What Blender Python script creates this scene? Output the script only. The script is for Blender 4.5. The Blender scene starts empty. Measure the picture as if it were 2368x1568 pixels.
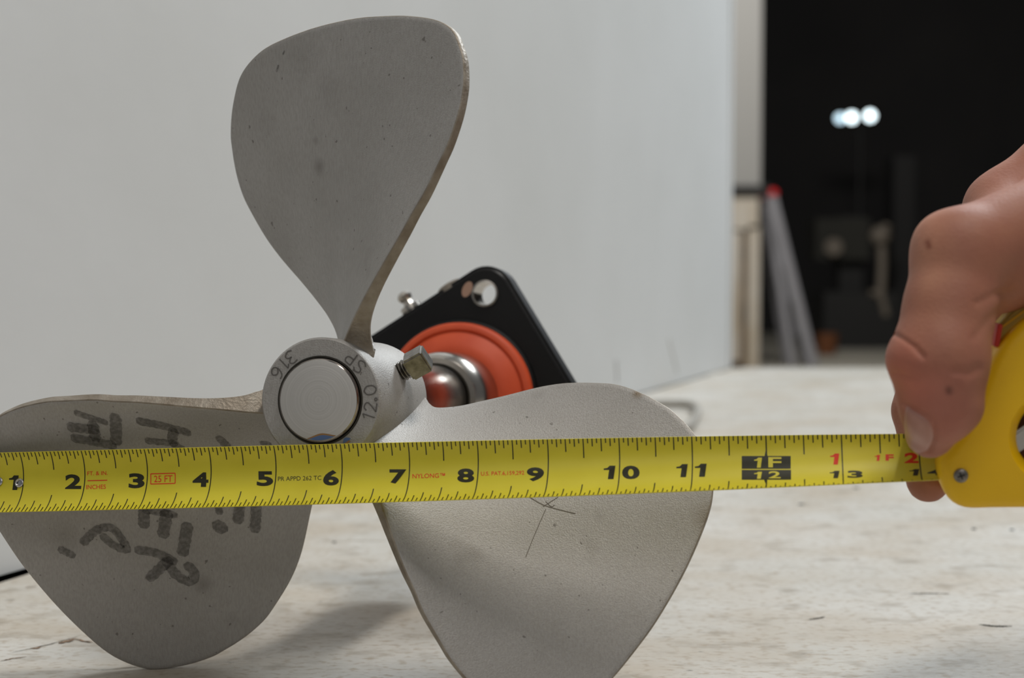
import bpy, bmesh, math, random
import numpy as np
from mathutils import Vector, Matrix
random.seed(4)
rng = np.random.default_rng(4)
sc = bpy.context.scene
col = sc.collection
A = np.array

# ------------------------------------------------------------------ camera
CAM_H = 0.1628                      # eye height above the table top (metres)
PITCH = math.atan(164 / 3503.0)     # looking slightly down
cam_d = bpy.data.cameras.new('camera')
cam = bpy.data.objects.new('camera', cam_d); col.objects.link(cam)
cam.location = (0, 0, CAM_H)
cam.rotation_euler = (math.pi / 2 - PITCH, 0, 0)
cam_d.sensor_width = 23.66; cam_d.lens = 35.0; cam_d.sensor_fit = 'HORIZONTAL'
cam_d.clip_start = 0.01; cam_d.clip_end = 100
cam_d.dof.use_dof = True; cam_d.dof.focus_distance = 0.575; cam_d.dof.aperture_fstop = 6.6
sc.camera = cam

# ------------------------------------------------------------------ world, lights, exposure
w = bpy.data.worlds.new('world'); sc.world = w; w.use_nodes = True
w.node_tree.nodes['Background'].inputs[0].default_value = (0.93, 0.97, 1.0, 1)
w.node_tree.nodes['Background'].inputs[1].default_value = 0.15
def area(name, loc, target, sx, sy, power, color=(1, 1, 1)):
    l = bpy.data.lights.new(name, 'AREA'); l.shape = 'RECTANGLE'; l.size = sx; l.size_y = sy
    l.energy = power; l.color = color
    o = bpy.data.objects.new(name, l); col.objects.link(o)
    o.location = loc
    o.rotation_euler = (Vector(target) - Vector(loc)).to_track_quat('-Z', 'Y').to_euler()
    return o
area('ceiling_tube_light', (0.50, 0.33, 1.90), (0.0, 0.55, 0.10), 0.70, 0.16, 17.0, (1.0, 0.96, 0.90))
area('ceiling_tube_light', (-0.25, -1.7, 1.80), (0.0, 0.60, 0.10), 2.0, 1.0, 9.5, (1.0, 0.97, 0.93))
area('ceiling_tube_light', (1.7, 2.9, 2.3), (0.2, 1.7, 0.35), 1.2, 0.6, 80.0, (0.88, 0.95, 1.0))
area('hall_fill', (2.0, 11.0, 5.0), (3.0, 17.0, 0.0), 3.0, 1.0, 330.0, (1.0, 0.97, 0.92))  # unseen fill, added to brighten the post, ladder and hall floor
sc.view_settings.view_transform = 'Standard'; sc.view_settings.look = 'None'
sc.view_settings.gamma = 1.0; sc.view_settings.use_curve_mapping = False
sc.view_settings.exposure = 0.0

# ------------------------------------------------------------------ helpers
F = 3503.0
cp, sp = math.cos(PITCH), math.sin(PITCH)
def pt(px, py, y):
    """world point seen at photo pixel (px, py) at world depth y"""
    a = (px - 1184) / F; b = (py - 784) / F
    d = A([a, cp - b * sp, -sp - b * cp])
    return A([0, 0, CAM_H]) + d * (y / d[1])
def on_table(px, py, z=0.0):
    a = (px - 1184) / F; b = (py - 784) / F
    d = A([a, cp - b * sp, -sp - b * cp])
    return A([0, 0, CAM_H]) + d * ((z - CAM_H) / d[2])
def to_px(P):
    P = np.asarray(P, float); q = P - A([0, 0, CAM_H])
    f = q[..., 1] * cp - q[..., 2] * sp; u = q[..., 1] * sp + q[..., 2] * cp
    return 1184 + F * q[..., 0] / f, 784 - F * u / f

def mesh_obj(name, verts, faces, mat=None, parent=None, smooth=True, sharp=None):
    me = bpy.data.meshes.new(name)
    me.from_pydata([tuple(map(float, v)) for v in verts], [], [tuple(map(int, f)) for f in faces])
    me.update()
    bm = bmesh.new(); bm.from_mesh(me)
    bmesh.ops.recalc_face_normals(bm, faces=bm.faces); bm.to_mesh(me); bm.free()
    o = bpy.data.objects.new(name, me); col.objects.link(o)
    if mat: me.materials.append(mat)
    if smooth:
        me.polygons.foreach_set('use_smooth', [True] * len(me.polygons))
        if sharp: me.set_sharp_from_angle(angle=math.radians(sharp))
    if parent: o.parent = parent
    return o
def open_mesh(name, verts, faces, mat, parent):      # keeps the given winding (printed ink)
    me = bpy.data.meshes.new(name)
    me.from_pydata([tuple(map(float, v)) for v in verts], [], [tuple(map(int, f)) for f in faces]); me.update()
    o = bpy.data.objects.new(name, me); col.objects.link(o); me.materials.append(mat); o.parent = parent
    return o
def bm_obj(name, bm, mat=None, parent=None, smooth=False, sharp=30):
    me = bpy.data.meshes.new(name); bmesh.ops.recalc_face_normals(bm, faces=bm.faces); bm.to_mesh(me); bm.free()
    o = bpy.data.objects.new(name, me); col.objects.link(o)
    if mat: me.materials.append(mat)
    if smooth:
        me.polygons.foreach_set('use_smooth', [True] * len(me.polygons)); me.set_sharp_from_angle(angle=math.radians(sharp))
    if parent: o.parent = parent
    return o
def empty(name, loc=(0, 0, 0)):
    o = bpy.data.objects.new(name, None); col.objects.link(o); o.location = loc; o.empty_display_size = .02
    return o
def adopt(parent):
    """children are written in world coordinates: undo the parent's offset"""
    bpy.context.view_layer.update()
    for c in parent.children: c.matrix_parent_inverse = parent.matrix_world.inverted()
def tag(o, label, cat, group=None, kind=None):
    o['label'] = label; o['category'] = cat
    if group: o['group'] = group
    if kind: o['kind'] = kind
    return o
def lathe(name, prof, origin, axis, mat, parent, seg=64, sharp=35, closed=True):
    """prof: list of (along axis, radius)"""
    axis = A(axis) / np.linalg.norm(axis)
    t = A([0, 0, 1.]) if abs(axis[2]) < .8 else A([1., 0, 0])
    a = np.cross(axis, t); a /= np.linalg.norm(a); b = np.cross(axis, a)
    V, Fc = [], []
    for u, r in prof:
        for i in range(seg):
            th = 2 * math.pi * i / seg
            V.append(A(origin) + axis * u + r * (math.cos(th) * a + math.sin(th) * b))
    for j in range(len(prof) - 1):
        for i in range(seg):
            k = (i + 1) % seg
            Fc.append((j * seg + i, j * seg + k, (j + 1) * seg + k, (j + 1) * seg + i))
    if closed:
        Fc.append(tuple(range(seg))[::-1]); n = (len(prof) - 1) * seg
        Fc.append(tuple(range(n, n + seg)))
    return mesh_obj(name, V, Fc, mat, parent, True, sharp)
def bar(name, p0, p1, wx, wy, mat, parent, side=(0, 1, 0), bev=0.0):
    """box beam from p0 to p1"""
    p0, p1 = A(p0, ), A(p1, ); d = (p1 - p0) / np.linalg.norm(p1 - p0)
    s = A(side, dtype=float); s -= d * (s @ d); s /= np.linalg.norm(s); u = np.cross(d, s)
    V = [p + u * a * wx / 2 + s * b * wy / 2 for p in (p0, p1) for a, b in ((-1, -1), (1, -1), (1, 1), (-1, 1))]
    bm = bmesh.new(); vs = [bm.verts.new(tuple(v)) for v in V]
    for f in ((0, 1, 2, 3), (7, 6, 5, 4), (0, 4, 5, 1), (1, 5, 6, 2), (2, 6, 7, 3), (3, 7, 4, 0)): bm.faces.new([vs[i] for i in f])
    if bev: bmesh.ops.bevel(bm, geom=bm.edges[:], offset=bev, segments=2, affect='EDGES')
    return bm_obj(name, bm, mat, parent, True, 40)
def tube(name, pts_, r, mat, parent=None, seg=12):
    pts_ = [A(p, dtype=float) for p in pts_]; V, Fc = [], []; n = len(pts_)
    for i, p in enumerate(pts_):
        d = pts_[min(i + 1, n - 1)] - pts_[max(i - 1, 0)]; d /= np.linalg.norm(d)
        t = A([0, 0, 1.]) if abs(d[2]) < .9 else A([1., 0, 0])
        a = np.cross(d, t); a /= np.linalg.norm(a); b = np.cross(d, a)
        for k in range(seg):
            th = 2 * math.pi * k / seg; V.append(p + r * (a * math.cos(th) + b * math.sin(th)))
    for i in range(n - 1):
        for k in range(seg): Fc.append((i * seg + k, i * seg + (k + 1) % seg, (i + 1) * seg + (k + 1) % seg, (i + 1) * seg + k))
    Fc += [tuple(range(seg))[::-1], tuple(range((n - 1) * seg, n * seg))]
    return mesh_obj(name, V, Fc, mat, parent, True, 60)
def spline(P, n, closed=False):
    P = A(P, dtype=float); m = len(P); out = []
    segs = m if closed else m - 1
    for i in range(segs):
        g = (lambda j: P[j % m]) if closed else (lambda j: P[min(max(j, 0), m - 1)])
        p0, p1, p2, p3 = g(i - 1), g(i), g(i + 1), g(i + 2)
        for t in np.linspace(0, 1, n, endpoint=False):
            out.append(.5 * (2 * p1 + (p2 - p0) * t + (2 * p0 - 5 * p1 + 4 * p2 - p3) * t * t + (3 * p1 - p0 - 3 * p2 + p3) * t ** 3))
    if not closed: out.append(P[-1])
    return A(out)
def resample(P, n, closed=True):
    Q = np.vstack([P, P[:1]]) if closed else P
    s = np.r_[0, np.cumsum(np.linalg.norm(np.diff(Q, axis=0), axis=1))]
    t = np.linspace(0, s[-1], n, endpoint=not closed)
    return np.stack([np.interp(t, s, Q[:, i]) for i in range(Q.shape[1])], 1)

# ------------------------------------------------------------------ materials
def srgb(r, g, b):
    f = lambda c: ((c / 255 + .055) / 1.055) ** 2.4 if c > 10 else c / 255 / 12.92
    return (f(r), f(g), f(b), 1)
def mat(name, base, rough=.5, metal=0.0, var=None, vscale=40, bump=0, bscale=300, stretch=(1, 1, 1), spec=.5, coat=0.0, detail=4):
    m = bpy.data.materials.new(name); m.use_nodes = True
    n = m.node_tree.nodes; L = m.node_tree.links; b = n['Principled BSDF']
    b.inputs['Base Color'].default_value = base; b.inputs['Roughness'].default_value = rough
    b.inputs['Metallic'].default_value = metal; b.inputs['Specular IOR Level'].default_value = spec
    b.inputs['Coat Weight'].default_value = coat
    if var or bump:
        tc = n.new('ShaderNodeTexCoord'); mp = n.new('ShaderNodeMapping'); mp.inputs['Scale'].default_value = stretch
        L.new(tc.outputs['Object'], mp.inputs[0])
    if var:
        nz = n.new('ShaderNodeTexNoise'); nz.inputs['Scale'].default_value = vscale; nz.inputs['Detail'].default_value = detail
        L.new(mp.outputs[0], nz.inputs['Vector'])
        cr = n.new('ShaderNodeValToRGB'); cr.color_ramp.elements[0].position = .35; cr.color_ramp.elements[1].position = .65
        cr.color_ramp.elements[0].color = var; cr.color_ramp.elements[1].color = base
        L.new(nz.outputs[0], cr.inputs[0]); L.new(cr.outputs[0], b.inputs['Base Color'])
    if bump:
        n2 = n.new('ShaderNodeTexNoise'); n2.inputs['Scale'].default_value = bscale; n2.inputs['Detail'].default_value = 3
        L.new(mp.outputs[0], n2.inputs['Vector'])
        bp = n.new('ShaderNodeBump'); bp.inputs['Strength'].default_value = bump; bp.inputs['Distance'].default_value = .001
        L.new(n2.outputs[0], bp.inputs['Height']); L.new(bp.outputs[0], b.inputs['Normal'])
    return m
def nodes_of(m): return m.node_tree.nodes, m.node_tree.links, m.node_tree.nodes['Principled BSDF']
def emit(name, color, strength):
    m = bpy.data.materials.new(name); m.use_nodes = True; b = m.node_tree.nodes['Principled BSDF']
    b.inputs['Base Color'].default_value = (0.8, 0.8, 0.8, 1)
    b.inputs['Emission Color'].default_value = color; b.inputs['Emission Strength'].default_value = strength
    return m

M = {}
# blasted stainless casting: two scales of mottling plus a fine directional grain
m = mat('blasted_steel', srgb(150, 147, 143), .56, .35, bump=.25, bscale=1800)
n, L, b = nodes_of(m)
tc = n.new('ShaderNodeTexCoord')
def noise(scale, det=4, vec=None, stretch=None):
    z = n.new('ShaderNodeTexNoise'); z.inputs['Scale'].default_value = scale; z.inputs['Detail'].default_value = det
    if stretch:
        mp = n.new('ShaderNodeMapping'); mp.inputs['Scale'].default_value = stretch; L.new(vec or tc.outputs['Object'], mp.inputs[0]); L.new(mp.outputs[0], z.inputs['Vector'])
    else: L.new(vec or tc.outputs['Object'], z.inputs['Vector'])
    return z.outputs[0]
def ramp(fac, stops):
    cr = n.new('ShaderNodeValToRGB'); e = cr.color_ramp.elements
    while len(e) < len(stops): e.new(.5)
    for i, (p_, c_) in enumerate(stops): e[i].position = p_; e[i].color = c_
    L.new(fac, cr.inputs[0]); return cr.outputs[0]
def mix(fac, a, c, mode='MIX'):
    x = n.new('ShaderNodeMix'); x.data_type = 'RGBA'; x.blend_type = mode
    if isinstance(fac, (int, float)): x.inputs[0].default_value = fac
    else: L.new(fac, x.inputs[0])
    for i, v in ((6, a), (7, c)):
        if isinstance(v, tuple): x.inputs[i].default_value = v
        else: L.new(v, x.inputs[i])
    return x.outputs[2]
c0 = ramp(noise(28, 3), [(.3, srgb(165, 162, 158)), (.7, srgb(177, 174, 171))])
c1 = mix(ramp(noise(1500, 2, stretch=(1, 1, .25)), [(.35, (0, 0, 0, 1)), (.7, (.5, .5, .5, 1))]), c0, srgb(150, 146, 140))
stain = ramp(noise(45, 2), [(.66, (0, 0, 0, 1)), (.80, (.35, .35, .35, 1))])
c2 = mix(stain, c1, srgb(112, 106, 98))
speck = ramp(noise(420, 1), [(.74, (0, 0, 0, 1)), (.78, (.6, .6, .6, 1))])
L.new(mix(speck, c2, srgb(80, 74, 66)), b.inputs['Base Color'])
M['steel'] = m
m = mat('blade_edge', srgb(158, 149, 136), .5, .35, var=srgb(132, 121, 106), vscale=160, bump=.3, bscale=900); M['edge'] = m
# turned end of the shaft
m = mat('turned_steel', srgb(205, 203, 200), .38, .45)
n, L, b = nodes_of(m); tc = n.new('ShaderNodeTexCoord')
ln = n.new('ShaderNodeVectorMath'); ln.operation = 'LENGTH'; L.new(tc.outputs['Object'], ln.inputs[0])
cx = n.new('ShaderNodeCombineXYZ'); L.new(ln.outputs['Value'], cx.inputs[0])
rg = noise(1500, 5, vec=cx.outputs[0])
L.new(ramp(rg, [(.3, srgb(196, 193, 188)), (.7, srgb(212, 209, 205))]), b.inputs['Base Color'])
bp = n.new('ShaderNodeBump'); bp.inputs['Strength'].default_value = .12; bp.inputs['Distance'].default_value = .0004
L.new(rg, bp.inputs['Height']); L.new(bp.outputs[0], b.inputs['Normal']); M['turned'] = m
M['polished'] = mat('polished_steel', srgb(186, 180, 174), .17, 1.0, var=srgb(150, 138, 130), vscale=60, stretch=(1, 1, 1))
M['collar'] = mat('collar_steel', srgb(190, 184, 176), .25, 1.0, var=srgb(160, 153, 145), vscale=30)
M['bolt'] = mat('bolt_steel', srgb(150, 146, 140), .36, .9, var=srgb(112, 107, 100), vscale=300)
M['ink'] = mat('black_ink', srgb(30, 29, 24), .5)
M['dark_gap'] = mat('dark_gap', srgb(40, 36, 26), .6)
M['temper_blue'] = mat('temper_blue', srgb(112, 136, 178), .3, .7)
M['temper_brown'] = mat('temper_straw', srgb(176, 134, 88), .35, .6)
M['stamp'] = mat('stamped_groove', srgb(112, 108, 104), .5, .5)
M['marker'] = None
M['black_paint'] = mat('black_paint', srgb(15, 14, 15), .42, 0, spec=.35, var=srgb(10, 10, 10), vscale=25, bump=.1, bscale=200)
M['orange'] = mat('orange_seal', srgb(214, 84, 44), .55, 0, var=srgb(204, 74, 34), vscale=60)
M['chip'] = mat('bare_metal_chip', srgb(176, 142, 122), .5, .2)
M['yellow_case'] = mat('yellow_plastic', srgb(244, 196, 8), .45, 0, var=srgb(240, 190, 4), vscale=30, bump=.08, bscale=1500)
M['pale_yellow'] = mat('pale_yellow_plastic', srgb(206, 178, 70), .45)
M['red_plastic'] = mat('red_plastic', srgb(190, 40, 14), .5)
M['clip'] = mat('clip_metal', srgb(196, 192, 186), .3, .9)
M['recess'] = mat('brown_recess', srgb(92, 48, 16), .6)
M['tape'] = mat('tape_lacquer', srgb(219, 205, 52), .42, 0, var=srgb(214, 199, 46), vscale=60, spec=.5)
M['tape_ink'] = mat('tape_black_print', srgb(40, 38, 14), .38)
M['tape_red'] = mat('tape_red_print', srgb(226, 54, 16), .5)
M['tape_yel'] = mat('tape_yellow_print', srgb(214, 200, 60), .38)
M['rivet'] = mat('rivet_steel', srgb(196, 194, 196), .25, .95)
M['grey_alu'] = mat('grey_aluminium', srgb(150, 149, 154), .5, .2)
M['red_cap'] = mat('red_cap', srgb(225, 18, 26), .45)
M['post'] = mat('grey_post_paint', srgb(150, 149, 146), .6)
M['peeled'] = mat('peeled_paint', srgb(192, 186, 176), .7, var=srgb(176, 164, 146), vscale=4, stretch=(1, 1, .4))
M['brown_core'] = mat('brown_core', srgb(112, 92, 68), .8, var=srgb(84, 70, 54), vscale=5)
M['machine'] = mat('dark_machine', srgb(24, 23, 22), .6)
M['pale_cast'] = mat('pale_cast_metal', srgb(118, 109, 98), .6)
M['olive'] = mat('olive_grey', srgb(34, 33, 26), .7)
M['cable'] = mat('grey_cable', srgb(158, 153, 144), .6)
M['orange_dull'] = mat('dull_orange_plastic', srgb(112, 66, 34), .6)
M['nail'] = mat('dark_nail', srgb(52, 52, 54), .5, .5)
M['lamp'] = emit('lamp_glass', (0.80, 0.95, 1.0, 1), 3.6); M['lamp_dim'] = emit('lamp_glass_dim', (0.62, 0.86, 1.0, 1), 1.9)
M['hall'] = mat('dark_hall_wall', srgb(44, 42, 42), .9, var=srgb(36, 35, 36), vscale=.6)
M['hall_floor'] = mat('grey_concrete', srgb(186, 181, 168), .8, var=srgb(168, 163, 150), vscale=1.5)

# translucent marker ink over the blasted steel
m = bpy.data.materials.new('marker_ink'); m.use_nodes = True; n, L, b = nodes_of(m)
b.inputs['Base Color'].default_value = srgb(66, 62, 58); b.inputs['Roughness'].default_value = .5
tc = n.new('ShaderNodeTexCoord')
L.new(ramp(noise(700, 3), [(.30, (.20, .20, .20, 1)), (.62, (.48, .48, .48, 1))]), b.inputs['Alpha']); M['marker'] = m

# white panel paint
m = mat('white_panel_paint', srgb(214, 214, 213), .5, 0, bump=.0)
n, L, b = nodes_of(m); tc = n.new('ShaderNodeTexCoord')
c0 = ramp(noise(3.5, 4), [(.3, srgb(199, 199, 197)), (.7, srgb(207, 207, 206))])
smear = ramp(noise(9, 2, stretch=(1, 1, .3)), [(.68, (0, 0, 0, 1)), (.85, (.25, .25, .25, 1))])
L.new(mix(smear, c0, srgb(190, 188, 184)), b.inputs['Base Color'])
bp = n.new('ShaderNodeBump'); bp.inputs['Strength'].default_value = .25; bp.inputs['Distance'].default_value = .002
L.new(noise(16, 4), bp.inputs['Height']); L.new(bp.outputs[0], b.inputs['Normal']); M['panel'] = m

# worn white painted table
m = mat('worn_white_table', srgb(214, 210, 202), .55)
n, L, b = nodes_of(m); tc = n.new('ShaderNodeTexCoord')
base = ramp(noise(6, 6), [(.3, srgb(188, 184, 175)), (.7, srgb(203, 199, 192))])
tan = ramp(noise(13, 9, stretch=(.8, 1, 1)), [(.41, (0, 0, 0, 1)), (.66, (.48, .48, .48, 1))])
c1 = mix(tan, base, srgb(170, 151, 124))
gr = ramp(noise(64, 10, stretch=(.75, 1, 1)), [(.54, (0, 0, 0, 1)), (.70, (.55, .55, .55, 1))])
c2 = mix(gr, c1, srgb(132, 118, 98))
fine = ramp(noise(300, 8, stretch=(.7, 1, 1)), [(.52, (0, 0, 0, 1)), (.68, (.6, .6, .6, 1))])
c3 = mix(fine, c2, srgb(152, 134, 110))
scr = ramp(noise(230, 6, stretch=(.4, 1, 1)), [(.655, (0, 0, 0, 1)), (.72, (.85, .85, .85, 1))])
patch = ramp(noise(9, 3), [(.45, (0, 0, 0, 1)), (.6, (1, 1, 1, 1))])
c4 = mix(mix(scr, (0, 0, 0, 1), patch), c3, srgb(86, 78, 68))
L.new(c4, b.inputs['Base Color'])
bp = n.new('ShaderNodeBump'); bp.inputs['Strength'].default_value = .5; bp.inputs['Distance'].default_value = .0010
L.new(noise(260, 8, stretch=(.6, 1, 1)), bp.inputs['Height']); L.new(bp.outputs[0], b.inputs['Normal'])
M['table'] = m

# skin with painted-in redness and spots (colour attribute) and fine pores
m = mat('skin', srgb(196, 142, 120), .58, 0, spec=.35)
n, L, b = nodes_of(m); tc = n.new('ShaderNodeTexCoord')
at = n.new('ShaderNodeAttribute'); at.attribute_name = 'skin_tone'
c = mix(ramp(noise(120, 4), [(.35, (0, 0, 0, 1)), (.7, (.35, .35, .35, 1))]), at.outputs['Color'], srgb(150, 92, 78))
L.new(c, b.inputs['Base Color'])
b.inputs['Subsurface Weight'].default_value = .12; b.inputs['Subsurface Radius'].default_value = (.006, .002, .001); b.inputs['Subsurface Scale'].default_value = .3
bp = n.new('ShaderNodeBump'); bp.inputs['Strength'].default_value = .22; bp.inputs['Distance'].default_value = .0006
L.new(noise(900, 3), bp.inputs['Height']); L.new(bp.outputs[0], b.inputs['Normal']); M['skin'] = m
M['nail_skin'] = mat('thumb_nail', srgb(178, 132, 118), .36, 0, var=srgb(166, 118, 104), vscale=120, spec=.5)

# ------------------------------------------------------------------ setting
FLOOR_Z = -0.9
def slab(name, x0, x1, y0, y1, z0, z1, m_, kind='structure', parent=None):
    V = [(x, y, z) for z in (z0, z1) for x, y in ((x0, y0), (x1, y0), (x1, y1), (x0, y1))]
    o = mesh_obj(name, V, [(0, 3, 2, 1), (4, 5, 6, 7), (0, 1, 5, 4), (1, 2, 6, 5), (2, 3, 7, 6), (3, 0, 4, 7)], m_, parent, False)
    if kind: o['kind'] = kind
    return o
slab('floor', -6, 9, -3, 26, FLOOR_Z - .1, FLOOR_Z, M['hall_floor'])
slab('wall_back', -6, 9, 25, 25.2, FLOOR_Z, 7, M['hall'])
slab('wall_right', 8.8, 9, 8, 25, FLOOR_Z, 7, M['hall'])
slab('ceiling', -6, 9, 8, 25.2, 7, 7.2, M['hall'])

# white partition: its foot runs obliquely away from the camera along the back of the table
wa = on_table(0, 1335)[:2]; wb = on_table(1688, 852)[:2]
wd = (wb - wa) / np.linalg.norm(wb - wa); wn = A([wd[1], -wd[0]])      # wn points to the table side
w0 = wa - wd * .32; w1 = wb
def prism(poly, z0, z1):
    k = len(poly); V = [(p[0], p[1], z) for z in (z0, z1) for p in poly]
    Fc = [tuple(range(k))[::-1], tuple(range(k, 2 * k))] + [(i, (i + 1) % k, (i + 1) % k + k, i + k) for i in range(k)]
    return V, Fc
V, Fc = prism([w0, w1, w1 - wn * .10, w0 - wn * .10], .0009, 2.3)
o = mesh_obj('wall_left', V, Fc, M['panel'], None, False); o['kind'] = 'structure'
V, Fc = prism([w0 - wn * .03, w1 - wn * .03 - wd * .02, w1 - wn * .08 - wd * .02, w0 - wn * .08], FLOOR_Z, .0009)
wall_o = o
o2 = mesh_obj('dark_slot_base', V, Fc, M['hall'], None, False); o2['kind'] = 'structure'  # recessed wall base; its dark colour stands in for shade in the slot
# corner bead on the free end of the partition
V, Fc = prism([w1 - wd * .016 + wn * .0025, w1 + wd * .002 + wn * .0025, w1 + wd * .002 - wn * .1, w1 - wd * .016 - wn * .1], .0009, 2.3)
o3 = mesh_obj('trim_2', V, Fc, M['panel'], None, False); o3['kind'] = 'structure'

# runs of thick paint near the foot of the partition
def wall_pt(px_, py_):
    a = (px_ - 1184) / F; b_ = (py_ - 784) / F; d = A([a, cp - b_ * sp, -sp - b_ * cp]); n3 = A([wn[0], wn[1], 0]); o_ = A([0, 0, CAM_H])
    return o_ + d * (((A([wa[0], wa[1], 0]) - o_) @ n3) / (d @ n3))
M['drip'] = mat('grey_drip', srgb(172, 172, 172), .5)
for (xa, ya), (xb, yb), m_ in (((1424, 832), (1427, 884), M['drip']), ((1546, 782), (1566, 862), M['panel'])):
    q = tube('paint_run', [wall_pt(xa, ya), (wall_pt(xa, ya) + wall_pt(xb, yb)) / 2, wall_pt(xb, yb)], .0014, m_, wall_o, 8)
# ------------------------------------------------------------------ table
table = empty('workbench', (0.5, 1.0, 0))
tag(table, 'white painted workbench top, scuffed brown, carrying the propeller', 'workbench')
edge = [w0 + wn * .012, wa - wd * .05 + wn * .011, wa + wd * .014 + wn * .0095, wa + wd * .022 + wn * .0012, wb + wn * .002]
poly = edge + [A([wb[0] + .03, 2.48]), A([1.7, 2.48]), A([1.7, -.35]), A([w0[0] + .2, -.35])]
V, Fc = prism(poly, -.045, 0)
bm = bmesh.new(); vs = [bm.verts.new(v) for v in V]
for f in Fc: bm.faces.new([vs[i] for i in f])
bmesh.ops.bevel(bm, geom=[e for e in bm.edges if all(v.co.z > -.001 for v in e.verts)], offset=.0012, segments=2, affect='EDGES')
bm_obj('bench_top', bm, M['table'], table, False)
for x, y in ((-.1, .05), (1.6, -.25), (1.6, 2.38), (.55, 2.38)):
    bar('leg', (x, y, FLOOR_Z), (x, y, -.045), .07, .07, M['hall_floor'], table)
for px_, py_, r in ((1853, 1167, .0022), (1980, 1129, .0024), (2252, 1224, .0016), (2340, 1226, .0016), (773, 1255, .0012)):
    p = on_table(px_, py_)
    lathe('nail_head', [(-.002, r * .6), (.0001, r), (.0006, r * .8), (.0005, r * .2)], p, (0, 0, 1), M['nail'], table, 12)
def ragged(name, line, wdt, m_, parent, z=.0003):
    """thin splintered gouge lying along a line of table points"""
    P = resample(A(line, dtype=float), 26, False); V, Fc = [], []
    for i, p in enumerate(P):
        d = P[min(i + 1, 25)] - P[max(i - 1, 0)]; nn = A([-d[1], d[0], 0]); nn /= np.linalg.norm(nn)
        e = math.sin(math.pi * i / 25) ** .5 * wdt
        V += [p + nn * e * rng.uniform(.15, 1) + A([0, 0, z]), p - nn * e * rng.uniform(.15, 1) + A([0, 0, z])]
    for i in range(25): Fc.append((2 * i, 2 * i + 1, 2 * i + 3, 2 * i + 2))
    return mesh_obj(name, V, Fc, m_, parent, False)
M['gouge'] = mat('dark_gouge', srgb(66, 60, 46), .8); M['flake'] = mat('peeled_brown', srgb(146, 118, 92), .8, var=srgb(96, 78, 60), vscale=300)
ragged('gouge', [on_table(2262, 1445), on_table(2300, 1449), on_table(2342, 1449)], .0016, M['gouge'], table)
ragged('gouge', [on_table(2100, 1374), on_table(2145, 1373), on_table(2200, 1374)], .0011, M['gouge'], table)
ragged('gouge', [on_table(1868, 1434), on_table(1890, 1431), on_table(1908, 1427)], .0010, M['gouge'], table)
for a_, b_, w_ in (((0, 1530), (62, 1520), .0008), ((70, 1500), (95, 1496), .0014), ((135, 1489), (172, 1478), .0022), ((172, 1478), (215, 1487), .0012), ((20, 1512), (190, 1470), .0005), ((225, 1552), (370, 1541), .0004), ((58, 1360), (86, 1357), .0012)):
    ragged('paint_crack', [on_table(*a_), (on_table(*a_) + on_table(*b_)) / 2 + A([rng.normal() * .0008, rng.normal() * .0008, 0]), on_table(*b_)], w_, M['flake'] if w_ > .0006 else M['gouge'], table)
adopt(table)

# loop of cable lying far back on the bench
P = spline([on_table(1330, 930, .006), on_table(1480, 933, .006), on_table(1585, 934, .006), on_table(1612, 945, .006), on_table(1604, 972, .006), on_table(1575, 992, .006), on_table(1480, 1000, .006)], 8)
o = tube('cable_loop', P, .0045, M['cable']); tag(o, 'thin grey cable loop lying on the bench behind the right propeller blade', 'cable')

# ------------------------------------------------------------------ propeller on its shaft
S0 = A([-0.074378, 0.579837, CAM_H - 0.050747])
fr = A([-0.2268982, -0.9705706, 0.0806835]); er = A([0.9737453, -0.2276404, 0.]); eu = A([0.0183668, 0.0785652, 0.9967398])
U0, KP, RK, R0, PH0 = -0.0234092, 0.0656008, 0.0641812, 0.08368, 0.0115094
def ax(u, r=0, ph=0): return S0 + fr * u + r * (math.sin(ph) * er + math.cos(ph) * eu)
prop = empty('propeller', tuple(ax(-.03) - A([0, 0, .10])))
tag(prop, 'grey three-blade steel boat propeller on a shaft with black flange bearing', 'propeller')

OUT = [(-12.6, 17), (-13.4, 23.2), (-14.0, 28.0), (-18.9, 34.9), (-24.4, 40.6), (-32.4, 48.6), (-41.9, 57.8), (-48.0, 64.7), (-52.6, 71.1), (-57.4, 79.2), (-60.7, 85.6), (-62.8, 92.5), (-64.0, 99.5), (-64.5, 106.5), (-64.6, 111.5), (-63.3, 119.5), (-61.0, 127), (-57.9, 134), (-53.8, 138.8), (-47.6, 143.2), (-41, 146.1), (-31.2, 148.5), (-20, 150.4), (-8.5, 151.5), (4.5, 151.9), (15.6, 151.2), (27, 149.9), (37.7, 147.6), (45.0, 144.8), (50.2, 140.6), (53.0, 135.3), (55.2, 129.6), (56.2, 122.7), (56.2, 116.5), (54.8, 107.8), (51.6, 97.5), (48.6, 91.0), (42.8, 79.2), (38.0, 71.6), (33.5, 63.9), (26.4, 53), (21.2, 45.2), (15.4, 36.4), (10.4, 29.2), (7.2, 24), (4.0, 17)]
OUTL = resample(spline(OUT, 6, True), 300)
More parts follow.
